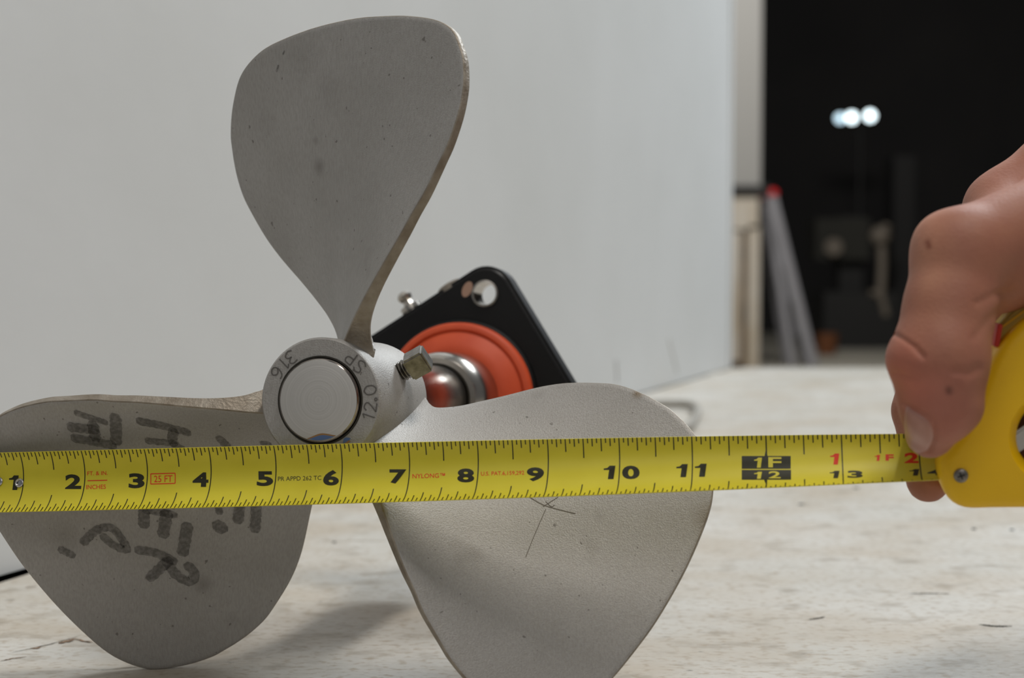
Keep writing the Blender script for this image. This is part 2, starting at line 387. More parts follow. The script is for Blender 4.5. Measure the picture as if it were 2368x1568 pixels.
def blade_surf(q, ph, off=0.0, axial=None):
    """q: blade plane points (mm) -> world points on the pressure face, moved back by off (m) along the normal"""
    q = np.atleast_2d(A(q, dtype=float)) / 1000
    def at(q_):
        r = np.hypot(q_[:, 0], q_[:, 1]); a = np.arctan2(q_[:, 0], q_[:, 1])
        u = U0 + KP * a + RK * (r - R0); th = a + PH0 + ph
        u = u + .0045 * np.exp(-np.maximum(r - .0244, 0) / .0055) * np.clip((-.006 - u) / .015, 0, 1)      # root fillet
        return S0 + fr * u[:, None] + r[:, None] * (np.sin(th)[:, None] * er + np.cos(th)[:, None] * eu)
    P = at(q); e = 1e-4
    N = np.cross(at(q + A([e, 0])) - P, at(q + A([0, e])) - P); N /= np.linalg.norm(N, axis=1)[:, None]
    N[N @ fr < 0] *= -1
    off = np.broadcast_to(np.asarray(off, float), (len(q),))
    return P - N * off[:, None]
def thick(q):
    r = np.hypot(q[:, 0], q[:, 1])
    return (4.6 - .9 * np.clip((r - 60) / 90, 0, 1) + 8.5 * np.exp(-(np.maximum(r, 24) - 24) / 9.0)) / 1000
def make_blade(ph):
    C = A([-2., 92.]); NR = 26; NP = len(OUTL)
    V, Fc = [], []
    rho = np.linspace(0, 1, NR + 1)[1:] ** .8
    def ring(scale, shrink, off):
        q = C + (OUTL - C) * scale
        if shrink:
            t = np.roll(OUTL, -1, 0) - np.roll(OUTL, 1, 0); nn = np.stack([t[:, 1], -t[:, 0]], 1); nn /= np.linalg.norm(nn, axis=1)[:, None]
            if np.mean((nn * (OUTL - C)).sum(1)) < 0: nn = -nn
            q = q - nn * shrink
        return blade_surf(q, ph, off(q))
    rings = [('f', s) for s in rho]
    for s in rho[:-1]: V += list(ring(s, 0, lambda q: q[:, 0] * 0))
    V += list(ring(1, .35, lambda q: q[:, 0] * 0)); nf = len(V) // NP
    V += list(ring(1, 0, lambda q: q[:, 0] * 0 + .00035))
    V += list(ring(1, 0, lambda q: thick(q) - .0006))
    V += list(ring(1, .6, lambda q: thick(q)))
    for s in rho[:-1][::-1]: V += list(ring(s, 0, lambda q: thick(q)))
    nr = len(V) // NP; c0 = len(V); V += list(blade_surf(C, ph, 0)); V += list(blade_surf(C, ph, thick(C[None])))
    for j in range(nr - 1):
        for i in range(NP):
            k = (i + 1) % NP; Fc.append((j * NP + i, j * NP + k, (j + 1) * NP + k, (j + 1) * NP + i))
    for i in range(NP):
        k = (i + 1) % NP; Fc += [(c0, k, i), (c0 + 1, (nr - 1) * NP + i, (nr - 1) * NP + k)]
    o = mesh_obj('blade', V, Fc, M['steel'], prop, True, 48)
    o.data.materials.append(M['edge'])
    mi = np.zeros(len(o.data.polygons), int)
    for j in (nf - 1, nf, nf + 1): mi[j * NP:(j + 1) * NP] = 1
    o.data.polygons.foreach_set('material_index', mi); return o
TH = 2 * math.pi / 3
b_top, b_right, b_left = make_blade(0), make_blade(TH), make_blade(-TH)
b_left['label'] = 'lower left blade with faded black marker scrawl'

NUM= [('1', [[0.7752, 0.1767], [0.9384, 0.1828], [0.9198, -0.2612], [0.7573, -0.2675]]), ('2', [[1.6963, 0.1802], [1.9578, 0.19], [1.9384, -0.2529], [1.6779, -0.2629]]), ('3', [[2.7182, 0.1944], [2.97, 0.2039], [2.9493, -0.2466], [2.6983, -0.256]]), ('4', [[3.7262, 0.1909], [3.9746, 0.2004], [3.9544, -0.2359], [3.7067, -0.245]]), ('5', [[4.7227, 0.2036], [4.9744, 0.2136], [4.9536, -0.2311], [4.7025, -0.2401]]), ('6', [[5.7314, 0.2275], [5.9698, 0.2374], [5.948, -0.232], [5.71, -0.2403]]), ('7', [[6.7217, 0.2057], [6.9721, 0.2162], [6.9535, -0.217], [6.7034, -0.2256]]), ('8', [[7.712, 0.2099], [7.9574, 0.2208], [7.9407, -0.207], [7.6952, -0.2153]]), ('9', [[8.7089, 0.2173], [8.9537, 0.2289], [8.9394, -0.2062], [8.6943, -0.2143]]), ('1', [[9.7875, 0.1944], [9.9514, 0.2025], [9.9417, -0.2224], [9.7774, -0.2276]]), ('0', [[10.0424, 0.2071], [10.2852, 0.2197], [10.2764, -0.2117], [10.0329, -0.2195]]), ('1', [[10.7853, 0.1757], [10.9417, 0.1838], [10.9366, -0.2376], [10.7797, -0.2425]]), ('1', [[11.037, 0.1763], [11.1972, 0.1848], [11.1934, -0.2398], [11.0325, -0.2448]]), ('1', [[12.8263, 0.3617], [12.9539, 0.3747], [12.9579, 0.0559], [12.8294, 0.0495]]), ('3', [[13.0563, 0.3673], [13.2533, 0.389], [13.2592, 0.0617], [13.0609, 0.0515]]), ('1', [[13.8496, 0.3348], [13.9742, 0.3492], [13.9842, 0.0456], [13.8586, 0.0388]]), ('4', [[14.0788, 0.3295], [14.2705, 0.3531], [14.2823, 0.0501], [14.089, 0.0394]])]
BLK= [[[11.6663, -0.0671], [12.3178, -0.042], [12.3216, -0.4295], [11.6678, -0.446]], [[11.6696, 0.3324], [12.3217, 0.3883], [12.3221, -0.0055], [11.6664, -0.0323]]]
SPK= [[[11.973, -0.4224], [12.0163, -0.4213], [11.993, -0.6188]], [[11.9636, 0.3422], [12.0122, 0.3462], [11.9876, 0.5464]]]
YEL= [('1', [[11.8318, -0.0927], [11.9368, -0.0888], [11.9386, -0.3929], [11.8333, -0.3956]]), ('F', [[12.0215, -0.0968], [12.1949, -0.0904], [12.1977, -0.4008], [12.0237, -0.4053]]), ('1', [[11.8338, 0.311], [11.9382, 0.319], [11.9368, 0.0458], [11.8319, 0.041]]), ('2', [[12.0256, 0.303], [12.1844, 0.3153], [12.1841, 0.0375], [12.0247, 0.0303]])]
RED= [('1', [[12.838, -0.1615], [12.9573, -0.1575], [12.9632, -0.4848], [12.8434, -0.4875]]), ('1', [[13.4196, -0.2567], [13.4907, -0.2547], [13.4951, -0.4328], [13.4238, -0.4344]]), ('F', [[13.5613, -0.2594], [13.6662, -0.2564], [13.6712, -0.4451], [13.5661, -0.4473]]), ('2', [[13.8019, -0.1753], [13.9847, -0.1692], [13.9945, -0.4855], [13.8109, -0.4891]])]
SML= [('FT. & IN.', [[2.0375, -0.216], [2.3651, -0.2187], [2.3661, -0.3349], [2.0386, -0.3326]]), ('INCHES', [[2.0412, 0.2008], [2.3561, 0.1974], [2.3457, 0.064], [2.0306, 0.0673]]), ('25 FT', [[3.112, 0.0295], [3.4019, 0.0263], [3.3947, -0.1735], [3.1047, -0.1707]]), ('NYLONG\u2122', [[7.0516, 0.0561], [7.527, 0.0492], [7.5217, -0.09], [7.0458, -0.0828]]), ('U.S. PAT.6,159,292', [[8.0468, 0.0302], [8.6652, 0.0204], [8.6611, -0.1191], [8.0421, -0.1088]])]
PRA= ('PR APPD 262 TC', [[5.039, 0.0601], [5.6969, 0.0516], [5.691, -0.0774], [5.0328, -0.069]])
RIV= [[0.9427, -0.0325], [0.5979, -0.0844]]
TAPE= [-0.03740773141663463, 0.5399223149710365, -0.07395254265309067, 0.2073065839995832, 0.04943211434308488, 0.48853268364779834, 0.3237040649176434, 0.11333001194744587, 0.861518453663865, 0.03196004179857876]
STROKES= [([[27.9, 69.3], [22.2, 62.6], [15.9, 56.5]], 1.29), ([[18.9, 60.6], [16.1, 64.6], [12.1, 64.3]], 1.42), ([[20.8, 72.8], [15.2, 64.4]], 1.06), ([[8.7, 48.4], [5.3, 48.9]], 1.31), ([[0.4, 37.6], [-0.8, 35.9]], 0.84), ([[42.3, 89.1], [33.8, 81.4]], 0.98), ([[33.5, 76.3], [26.4, 83.8]], 1.76), ([[39.3, 95.5], [33.8, 87.4]], 1.55), ([[35.6, 86.7], [31.4, 89.9]], 1.79), ([[35.4, 97.5], [25.9, 85.9]], 1.42), ([[-0.4, 95.5], [-4.9, 99.5]], 1.66), ([[-0.2, 94.8], [-7.1, 86.7]], 1.22), ([[-4.9, 88.6], [-11.6, 96.0]], 1.76), ([[-12.9, 85.8], [-21.4, 94.8]], 1.68), ([[-12.0, 70.8], [-14.2, 72.2]], 1.03), ([[-18.0, 76.0], [-20.2, 76.2]], 1.98), ([[-15.3, 64.2], [-20.2, 69.1]], 1.43), ([[-18.1, 59.4], [-26.3, 66.5]], 1.44), ([[-12.3, 108.3], [-16.5, 103.4], [-22.7, 99.9]], 1.53), ([[-21.4, 101.1], [-24.1, 112.0]], 1.58), ([[-21.4, 102.2], [-28.3, 102.6], [-32.8, 100.0], [-30.6, 96.5], [-26.7, 96.5]], 1.54), ([[0.4, 124.4], [2.0, 116.7], [-0.1, 110.9], [-7.0, 110.9], [-9.9, 112.1], [-5.9, 115.1], [-1.3, 116.0]], 1.37), ([[2.2, 134.1], [-2.0, 131.6]], 1.22)]
LIN= [[2.045, -0.0591], [2.3621, -0.0629]]; BX= [[3.0623, 0.0782], [3.4468, 0.0727], [3.4362, -0.231], [3.0514, -0.2263]]
def stroke(pts_, r, ph, parent, m_, off=-.00012):
    P = spline(pts_, 8) if len(pts_) > 2 else resample(A(pts_, dtype=float), 12, False)
    P = resample(P, max(14, int(np.linalg.norm(np.diff(P, axis=0), axis=1).sum() / .7)), False)
    V2, Fc = [], []; n_ = len(P); d = np.gradient(P, axis=0); d /= np.linalg.norm(d, axis=1)[:, None]; nn = np.stack([-d[:, 1], d[:, 0]], 1)
    Q = [P[0] - d[0] * r * .7]; W = [.55]
    for i in range(n_): Q.append(P[i]); W.append(1 + .07 * math.sin(i * 1.7) + .05 * rng.normal())
    Q.append(P[-1] + d[-1] * r * .7); W.append(.55)
    nn = np.vstack([nn[:1], nn, nn[-1:]])
    for q, w_, nv in zip(Q, W, nn):
        for t in (-1, -.33, .33, 1): V2.append(q + nv * r * w_ * t)
    for i in range(len(Q) - 1):
        for t in range(3): Fc.append((4 * i + t, 4 * i + t + 1, 4 * i + t + 5, 4 * i + t + 4))
    return mesh_obj('marker_stroke', blade_surf(V2, ph, off), Fc, m_, parent, True)
for i, (P, r) in enumerate(STROKES): stroke(P, r * 1.28, -TH, b_left, M['marker'], -.00010 - .00001 * i)
# pencil scratches on the right blade
def to_blade(px_, py_, ph):
    a = (px_ - 1184) / F; b_ = (py_ - 784) / F; d = A([a, cp - b_ * sp, -sp - b_ * cp]); S = S0 - A([0, 0, CAM_H]); u = U0
    for _ in range(80):
        P = d * ((S @ fr + u) / (d @ fr)) - S; x, y = P @ er, P @ eu; r = math.hypot(x, y); h = math.atan2(x, y) - PH0 - ph
        h = (h + math.pi) % (2 * math.pi) - math.pi; u = .5 * u + .5 * (U0 + KP * h + RK * (r - R0))
    return (1000 * r * math.sin(h), 1000 * r * math.cos(h))
M['scratch'] = mat('scratch', srgb(92, 84, 74), .5, .3)
for a_ in ([(1262, 1178), (1235, 1240), (1216, 1288)], [(1225, 1150), (1262, 1170), (1330, 1188)], [(1256, 1172), (1290, 1150)], [(1262, 1160), (1275, 1172), (1282, 1168)]):
    stroke([to_blade(x, y, TH) for x, y in a_], .13, TH, b_right, M['scratch']).name = 'scratch'
for a_, w_ in (([(640, 165), (644, 152)], .5), ([(655, 125), (658, 118)], .4)):
    stroke([to_blade(x, y, 0) for x, y in a_], w_, 0, b_top, M['marker']).name = 'smudge'
n, L, b = nodes_of(M['steel'])
base_link = b.inputs['Base Color'].links[0].from_socket
geo = n.new('ShaderNodeTexCoord')
for (x, y, ph), rad, amt in (((738, 386, 0), .0052, .5), ((730, 326, 0), .0028, .3), ((760, 205, 0), .010, .16), ((610, 290, 0), .012, .13), ((700, 140, 0), .014, .12), ((470, 1352, -TH), .0055, .45), ((150, 1245, -TH), .011, .2), ((215, 1130, -TH), .02, .2), ((1475, 910, TH), .0035, .7), ((1640, 1200, TH), .009, .35)):
    c = blade_surf(to_blade(x, y, ph), ph, 0)[0]
    dn = n.new('ShaderNodeVectorMath'); dn.operation = 'DISTANCE'; L.new(geo.outputs['Object'], dn.inputs[0]); dn.inputs[1].default_value = tuple(A([0, 0, CAM_H]) + (c - A([0, 0, CAM_H])) / 1.046)
    mr = n.new('ShaderNodeMapRange'); mr.interpolation_type = 'SMOOTHSTEP'; L.new(dn.outputs['Value'], mr.inputs[0])
    mr.inputs[1].default_value = rad; mr.inputs[2].default_value = 0; mr.inputs[3].default_value = 0; mr.inputs[4].default_value = amt
    base_link = mix(mr.outputs[0], base_link, srgb(112, 92, 60) if amt in (.7, .35) else srgb(104, 99, 92))
L.new(base_link, b.inputs['Base Color'])

# hub
HR = .0244
lathe('hub', [(-.066, .017), (-.066, HR - .0015), (-.0645, HR), (-.0032, HR), (-.0022, HR - .0008), (-.002, .0172), (-.012, .0172)], ax(0), fr, M['steel'], prop, 96, 40, closed=False)
# shaft: full length in one piece, turned end towards the viewer
sh = lathe('shaft', [(-.262, .0160), (-.261, .0164), (-.0022, .0164), (-.0006, .0162), (.0, .0156)], ax(0), fr, M['polished'], prop, 96, 40)
e = lathe('shaft_end', [(0.0, .0155), (.00012, .0150), (.00012, .0004)], (0, 0, 0), fr, M['turned'], sh, 96, 40); e.location = tuple(ax(0))
lathe('joint_ring', [(-.0024, .0165), (-.0016, .0166), (-.0016, .0172), (-.0024, .0173)], ax(0), fr, M['dark_gap'], sh, 96, 60)
def arc_patch(name, r0, r1, a0, a1, u, m_, parent, taper=True):
    V, Fc = [], []
    for i in range(25):
        t = i / 24; a = a0 + (a1 - a0) * t; k = math.sin(math.pi * t) if taper else 1
        V += [ax(u, r1, a), ax(u, r1 - (r1 - r0) * k, a)]
    for i in range(24): Fc.append((2 * i, 2 * i + 1, 2 * i + 3, 2 * i + 2))
    return mesh_obj(name, V, Fc, m_, parent, False)
arc_patch('heat_tint', .0127, .0153, math.radians(150), math.radians(196), .00020, M['temper_brown'], sh)
arc_patch('heat_tint', .0134, .0153, math.radians(153), math.radians(193), .00024, M['temper_blue'], sh)
arc_patch('heat_tint', .0180, .0200, math.radians(140), math.radians(152), -.0019, M['temper_brown'], sh)
arc_patch('heat_tint', .0176, .0192, math.radians(138), math.radians(150), -.00188, M['temper_blue'], sh)

# stamped characters round the hub face, tops towards the shaft axis as in the casting
def text_mesh(s, bold=0.0, extr=0.0):
    c = bpy.data.curves.new('t', 'FONT'); c.body = s; c.offset = bold; c.extrude = extr; c.resolution_u = 4
    o_ = bpy.data.objects.new('t', c); col.objects.link(o_); bpy.context.view_layer.update()
    dg = bpy.context.evaluated_depsgraph_get(); me = bpy.data.meshes.new_from_object(o_.evaluated_get(dg))
    V_ = A([v.co[:] for v in me.vertices]); F_ = [tuple(p_.vertices) for p_ in me.polygons]
    bpy.data.objects.remove(o_); bpy.data.curves.remove(c); bpy.data.meshes.remove(me)
    lo, hi = V_.min(0), V_.max(0); V_[:, :2] = (V_[:, :2] - lo[:2]) / (hi[:2] - lo[:2]); return V_, F_
def thin_char(paths, cx, cy, ang, h, wd_, name):
    """single-line stamped character from polylines in a unit box, centre at polar (cx = radius, cy = angle)"""
    c = A([math.sin(cy), math.cos(cy)]) * cx; ca, sa = math.cos(ang), math.sin(ang)
    V_, F_ = [], []
    for P in paths:
        P = resample(spline(P, 8) if len(P) > 2 else A(P, dtype=float), 28, False)
        X = (P - .5) * A([wd_, h]); X = X @ A([[ca, sa], [-sa, ca]]) + c
        d = np.gradient(X, axis=0); d /= np.linalg.norm(d, axis=1)[:, None]; nn = np.stack([-d[:, 1], d[:, 0]], 1) * .00026
        b0 = len(V_)
        for x, y_ in zip(X, nn):
            for q in (x + y_, x - y_): V_.append(S0 + fr * -.00188 + q[0] * er + q[1] * eu)
        F_ += [(b0 + 2 * i, b0 + 2 * i + 1, b0 + 2 * i + 3, b0 + 2 * i + 2) for i in range(27)]
    return mesh_obj(name, V_, F_, M['stamp'], hub_face, False)
hub_face = [o_ for o_ in prop.children if o_.name.startswith('hub')][0]
G = {'3': [[(.05, .95), (.6, 1), (.9, .8), (.6, .55), (.4, .52)], [(.4, .52), (.8, .45), (.95, .22), (.5, 0), (.05, .1)]],
     '1': [[(.2, .78), (.55, 1)], [(.55, 1), (.55, 0)]],
     '6': [[(.85, .95), (.4, .9), (.08, .45), (.2, .08), (.6, 0), (.92, .25), (.7, .52), (.35, .5), (.1, .3)]],
     'S': [[(.9, .85), (.55, 1), (.1, .85), (.2, .58), (.75, .45), (.95, .2), (.5, 0), (.08, .15)]],
     'P': [[(.1, 0), (.1, 1)], [(.1, 1), (.7, .97), (.9, .76), (.7, .52), (.1, .5)]],
     '2': [[(.1, .8), (.4, 1), (.85, .88), (.8, .6), (.1, .03)], [(.1, .03), (.95, .03)]],
     '0': [[(.5, 1), (.9, .75), (.9, .25), (.5, 0), (.1, .25), (.1, .75), (.5, 1)]],
     '.': [[(.35, .1), (.5, .2), (.65, .1), (.5, 0), (.35, .1)]]}
ER = .02055
def stamp(ch, deg, base_deg, h=.0046, w_=.0034, r=ER):
    thin_char(G[ch], r, math.radians(deg), math.radians(base_deg), h, w_, 'stamped_character')
# angle = clockwise from top; rotation = counter-clockwise turn of the glyph
for ch, dg_, rot in (('3', -37, 130), ('1', -47, 135), ('6', -60, 148), ('P', 36, 233), ('S', 50, 245), ('0', 78, 100), ('.', 88, 95), ('2', 96, 92), ('1', 106, 86)):
    stamp(ch, dg_, 180 - dg_, .0050, .0038)

# set screw standing out of the hub at the right
SU, SA = -.037, math.radians(61)
sd = math.sin(SA) * er + math.cos(SA) * eu; so = ax(SU)
prof = []; r_ = .0205
while r_ < .0262:
    prof += [(r_, .0033), (r_ + .0005, .0042), (r_ + .0009, .0042)]; r_ += .0014
prof += [(r_, .0036), (r_ + .003, .0036)]
scw = lathe('set_screw', prof, so, sd, M['bolt'], prop, 24, 20)
t1 = fr - sd * (fr @ sd); t1 /= np.linalg.norm(t1); t2 = np.cross(sd, t1); rt = math.radians(28)
e1 = t1 * math.cos(rt) + t2 * math.sin(rt); e2 = np.cross(sd, e1)
bm = bmesh.new(); hs = .0047; vs = []
for h_ in (.0280, .0370):
    for a_, b_ in ((-1, -1), (1, -1), (1, 1), (-1, 1)): vs.append(bm.verts.new(tuple(so + sd * h_ + e1 * a_ * hs + e2 * b_ * hs)))
for f in ((0, 1, 2, 3), (7, 6, 5, 4), (0, 4, 5, 1), (1, 5, 6, 2), (2, 6, 7, 3), (3, 7, 4, 0)): bm.faces.new([vs[i] for i in f])
bmesh.ops.bevel(bm, geom=bm.edges[:], offset=.0007, segments=3, affect='EDGES')
bm_obj('screw_head', bm, M['bolt'], scw, True, 40)

# flange bearing
FU, FT = -.210, .016       # front plane and thickness of the flange
fb = empty('flange_bearing', tuple(ax(FU))); fb.parent = prop; fb.matrix_parent_inverse = Matrix.Identity(4)
rot = math.radians(12.5); hd = .056; cr_ = .0145
Q = []
for k in range(4):
    a = rot + k * math.pi / 2; c = A([math.sin(a), math.cos(a)]) * hd
    for j in range(9):
        t = a - math.pi / 4 + (math.pi / 2) * j / 8; Q.append(c + cr_ * A([math.sin(t), math.cos(t)]))
def pl(q, u): return ax(u) + q[0] * er + q[1] * eu
# flange with four through holes: outer ring bridged to hole rings by a triangulated fill
HRr = .0070
def flange_face(bm, u, flip):
    es = []
    loops = [Q] + [[A([math.sin(rot + k * math.pi / 2), math.cos(rot + k * math.pi / 2)]) * hd + HRr * A([math.sin(t), math.cos(t)]) for t in np.linspace(0, 2 * math.pi, 24, endpoint=False)] for k in range(4)] + [[.028 * A([math.sin(t), math.cos(t)]) for t in np.linspace(0, 2 * math.pi, 48, endpoint=False)]]
    rings = []
    for lp in loops:
        vs_ = [bm.verts.new(tuple(pl(q, u))) for q in lp]; rings.append(vs_)
        es += [bm.edges.new((vs_[i], vs_[(i + 1) % len(vs_)])) for i in range(len(vs_))]
    bmesh.ops.triangle_fill(bm, use_beauty=True, edges=es); return rings
bm = bmesh.new(); ra = flange_face(bm, FU, False); rb = flange_face(bm, FU - FT, True)
for x, y in zip(ra, rb):
    for i in range(len(x)): bm.faces.new((x[i], x[(i + 1) % len(x)], y[(i + 1) % len(x)], y[i]))
bmesh.ops.recalc_face_normals(bm, faces=bm.faces)
bev = [e_ for e_ in bm.edges if len(e_.link_faces) == 2 and e_.calc_face_angle(0) > 1.2 and min(min((A(v.co[:]) - pl(q, FU)) @ (A(v.co[:]) - pl(q, FU)) for q in Q) for v in e_.verts) < 1e-8]
bmesh.ops.bevel(bm, geom=bev, offset=.0022, segments=3, affect='EDGES')
hous = bm_obj('housing', bm, M['black_paint'], fb, True, 35)
lathe('housing_boss', [(FU - .001, .0415), (FU + .0022, .0408), (FU + .003, .0395), (FU + .003, .030)], ax(0), fr, M['black_paint'], fb, 96, 40, closed=False)
lathe('seal', [(FU + .002, .0395), (FU + .0065, .0393), (FU + .0080, .0380), (FU + .0082, .0358), (FU + .0072, .0350), (FU + .0078, .0340), (FU + .0125, .0285), (FU + .0140, .0245), (FU + .0140, .0220)], ax(0), fr, M['orange'], fb, 96, 50, closed=False)
lathe('collar', [(FU + .012, .0236), (FU + .035, .0236), (FU + .0435, .0224), (FU + .0465, .0200), (FU + .047, .0175), (FU + .046, .0166), (FU + .03, .0166)], ax(0), fr, M['collar'], fb, 96, 40, closed=False)
lathe('collar_gap', [(FU + .0462, .0164), (FU + .0474, .0166), (FU + .0474, .0175), (FU + .0462, .0176)], ax(0), fr, M['dark_gap'], fb, 96, 60, closed=False)
for k in range(4):
    a = rot + k * math.pi / 2; c = A([math.sin(a), math.cos(a)]) * hd
    lathe('bolt_hole_bushing', [(0, .0058), (0, .0069), (.0012, .0070), (.0014, .0060), (0.0, .0058), (-FT - .0008, .0058), (-FT - .0008, .0069), (0, .0069)], pl(c, FU), fr, M['chip'] if 0 else M['collar'], fb, 32, 40, closed=False)
# worn patch beside the upper bolt hole
c = A([math.sin(rot), math.cos(rot)]) * hd
V = []; cen = c + A([-.0096, .0022])
for j in range(20):
    t = 2 * math.pi * j / 20; x, y = .0026 * math.cos(t), .0044 * math.sin(t); V.append(pl(cen + A([x * .9 + y * .4, y * .9 - x * .4]), FU + .0002))
mesh_obj('bare_patch', V, [tuple(range(20))], M['chip'], fb, False)
# grease fitting on the upper left edge
gd = -math.cos(math.pi / 4 - rot) * er + math.sin(math.pi / 4 - rot) * eu
gd = math.sin(rot - math.pi / 4) * er + math.cos(rot - math.pi / 4) * eu
gt = math.cos(rot - math.pi / 4) * er - math.sin(rot - math.pi / 4) * eu
g0 = ax(FU - .009) + gd * .0525 - gt * .0003
lathe('grease_fitting', [(-.002, .0045), (.0025, .0045), (.0028, .0056), (.0052, .0056), (.0055, .0030), (.0080, .0024), (.0092, .0036), (.0112, .0040), (.0128, .0030), (.0136, .0014)], g0, gd, M['collar'], fb, 20, 40)
lathe('casting_boss', [(-.004, .0085), (.0015, .0082), (.0030, .0062), (.0032, .001)], ax(FU - .010) + gd * .0530 + gt * .0235, gd, M['pale_cast'], fb, 24, 50)
# the assembly above is drawn at a nominal 12 inch diameter; its real size is a little under 11.5 inch
EYE = A([0, 0, CAM_H]); SHR = 1 / 1.046
for o_ in [q for q in bpy.data.objects if q.type == 'MESH']:
    top_ = o_
    while top_.parent: top_ = top_.parent
    if top_ is prop:
        l_ = A(o_.location[:]); n_ = len(o_.data.vertices); a_ = np.zeros(n_ * 3); o_.data.vertices.foreach_get('co', a_); a_ = a_.reshape(-1, 3)
        if np.linalg.norm(l_) > 1e-6: o_.location = tuple(EYE + (l_ - EYE) * SHR); a_ = a_ * SHR
        else: a_ = EYE + (a_ - EYE) * SHR
        o_.data.vertices.foreach_set('co', a_.ravel()); o_.data.update()
fb.location = tuple(EYE + (A(fb.location[:]) - EYE) * SHR)
prop.location = tuple(ax(-.03) * SHR + EYE * (1 - SHR)); prop.location.z = 0
adopt(prop)
for ch in prop.children:                      # sub-parts are in world coordinates too
    if ch.children and ch.type == 'EMPTY':
        ch.matrix_parent_inverse = prop.matrix_world.inverted(); bpy.context.view_layer.update()
        adopt(ch)

# ------------------------------------------------------------------ tape measure
X_, Y_, Z_, Ta, Tb, TR0, TR1, TR2, TH0, TH1 = TAPE
Td = A([math.cos(Ta) * math.cos(Tb), -math.sin(Ta) * math.cos(Tb), math.sin(Tb)])
Tu = A([0, 0, 1.]) - Td * Td[2]; Tu /= np.linalg.norm(Tu); Tn = np.cross(Td, Tu)
def tp(s, v, lift=0.0):
    """s inches along the blade, v from -1 (upper edge) to 1 (lower edge)"""
    c = A([X_, Y_, Z_ + CAM_H]) + Td * (s - 7) * .0254
    q = (s - 7) / 7; rho = TR0 + TR1 * q + TR2 * q * q; h = TH0 + TH1 * q; R = .0127 / h; th = v * h
    u = Tu * math.cos(rho) - Tn * math.sin(rho); nn = Tn * math.cos(rho) + Tu * math.sin(rho)
    nr = nn * math.cos(th) + u * math.sin(th)
    return c - u * R * math.sin(th) + nn * (R * (1 - math.cos(th)) - R * (1 - math.cos(h)) * .4) + nr * lift
tape = empty('tape_measure', tuple(tp(15.5, 0) - A([0, 0, .02])))
tag(tape, 'yellow tape measure, blade stretched across the propeller, case held at right', 'tape measure')
NS, NV = 150, 16; S_ = np.linspace(.32, 14.9, NS); V_s = np.linspace(-1, 1, NV)
V = [tp(s, v) for s in S_ for v in V_s] + [tp(s, v, -.00022) for s in S_ for v in V_s]; Fc = []; o_ = NS * NV
for i in range(NS - 1):
    for j in range(NV - 1):
        a = i * NV + j; Fc += [(a, a + 1, a + NV + 1, a + NV), (o_ + a, o_ + a + NV, o_ + a + NV + 1, o_ + a + 1)]
    for j in (0, NV - 1):
        a = i * NV + j; Fc.append((a, a + NV, o_ + a + NV, o_ + a))
for j in range(NV - 1):
    for i in (0, NS - 1):
        a = i * NV + j; Fc.append((a, a + 1, o_ + a + 1, o_ + a))
blade = mesh_obj('tape_blade', V, Fc, M['tape'], tape, True, 40)
INK = .00006
class Ink:
    def __init__(s): s.V, s.F = [], []
    def strip(s, s0, s1, v0, v1, wd_=.0085, n=8):
        b0 = len(s.V)
        for i in range(n + 1):
            t = i / n; ss = s0 + (s1 - s0) * t; v = v0 + (v1 - v0) * t
            s.V += [tp(ss - wd_, v, INK), tp(ss + wd_, v, INK)]
        s.F += [(b0 + 2 * i, b0 + 2 * i + 1, b0 + 2 * i + 3, b0 + 2 * i + 2) for i in range(n)]
    def quadstrip(s, a, b_, hw, n=14):     # line between two (s, v) points
        a, b_ = A(a), A(b_); d = b_ - a; d = A([d[0], d[1] / 2]); d /= np.linalg.norm(d); nn = A([-d[1], d[0] * 2]) * hw; b0 = len(s.V)
        for i in range(n + 1):
            q = a + (b_ - a) * i / n
            for e_ in (q + nn, q - nn): s.V.append(tp(e_[0], e_[1], INK))
        s.F += [(b0 + 2 * i, b0 + 2 * i + 1, b0 + 2 * i + 3, b0 + 2 * i + 2) for i in range(n)]
    def fill(s, corners, lift=INK, n=12):
        c = A(corners); b0 = len(s.V)
        for i in range(n + 1):
            for j in range(n + 1):
                x, y = i / n, j / n; q = c[0] * (1 - x) * (1 - y) + c[1] * x * (1 - y) + c[2] * x * y + c[3] * (1 - x) * y
                s.V.append(tp(q[0], q[1], lift))
        s.F += [(b0 + i * (n + 1) + j, b0 + (i + 1) * (n + 1) + j, b0 + (i + 1) * (n + 1) + j + 1, b0 + i * (n + 1) + j + 1) for i in range(n) for j in range(n)]
    def text(s, t, corners, bold=0.0, lift=INK):
        V2, F2 = text_mesh(t, bold); c = A(corners); b0 = len(s.V)
        for x, y in V2[:, :2]:
            q = c[0] * (1 - x) * (1 - y) + c[1] * x * (1 - y) + c[2] * x * y + c[3] * (1 - x) * y
            s.V.append(tp(q[0], q[1], lift))
        s.F += [tuple(b0 + i for i in f) for f in F2]
    def poly(s, P, lift=INK):
        b0 = len(s.V); s.V += [tp(a, b_, lift) for a, b_ in P]; s.F.append(tuple(range(b0, b0 + len(P))))
    def done(s, name, m_): return open_mesh(name, s.V, s.F, m_, blade)
ink = Ink()
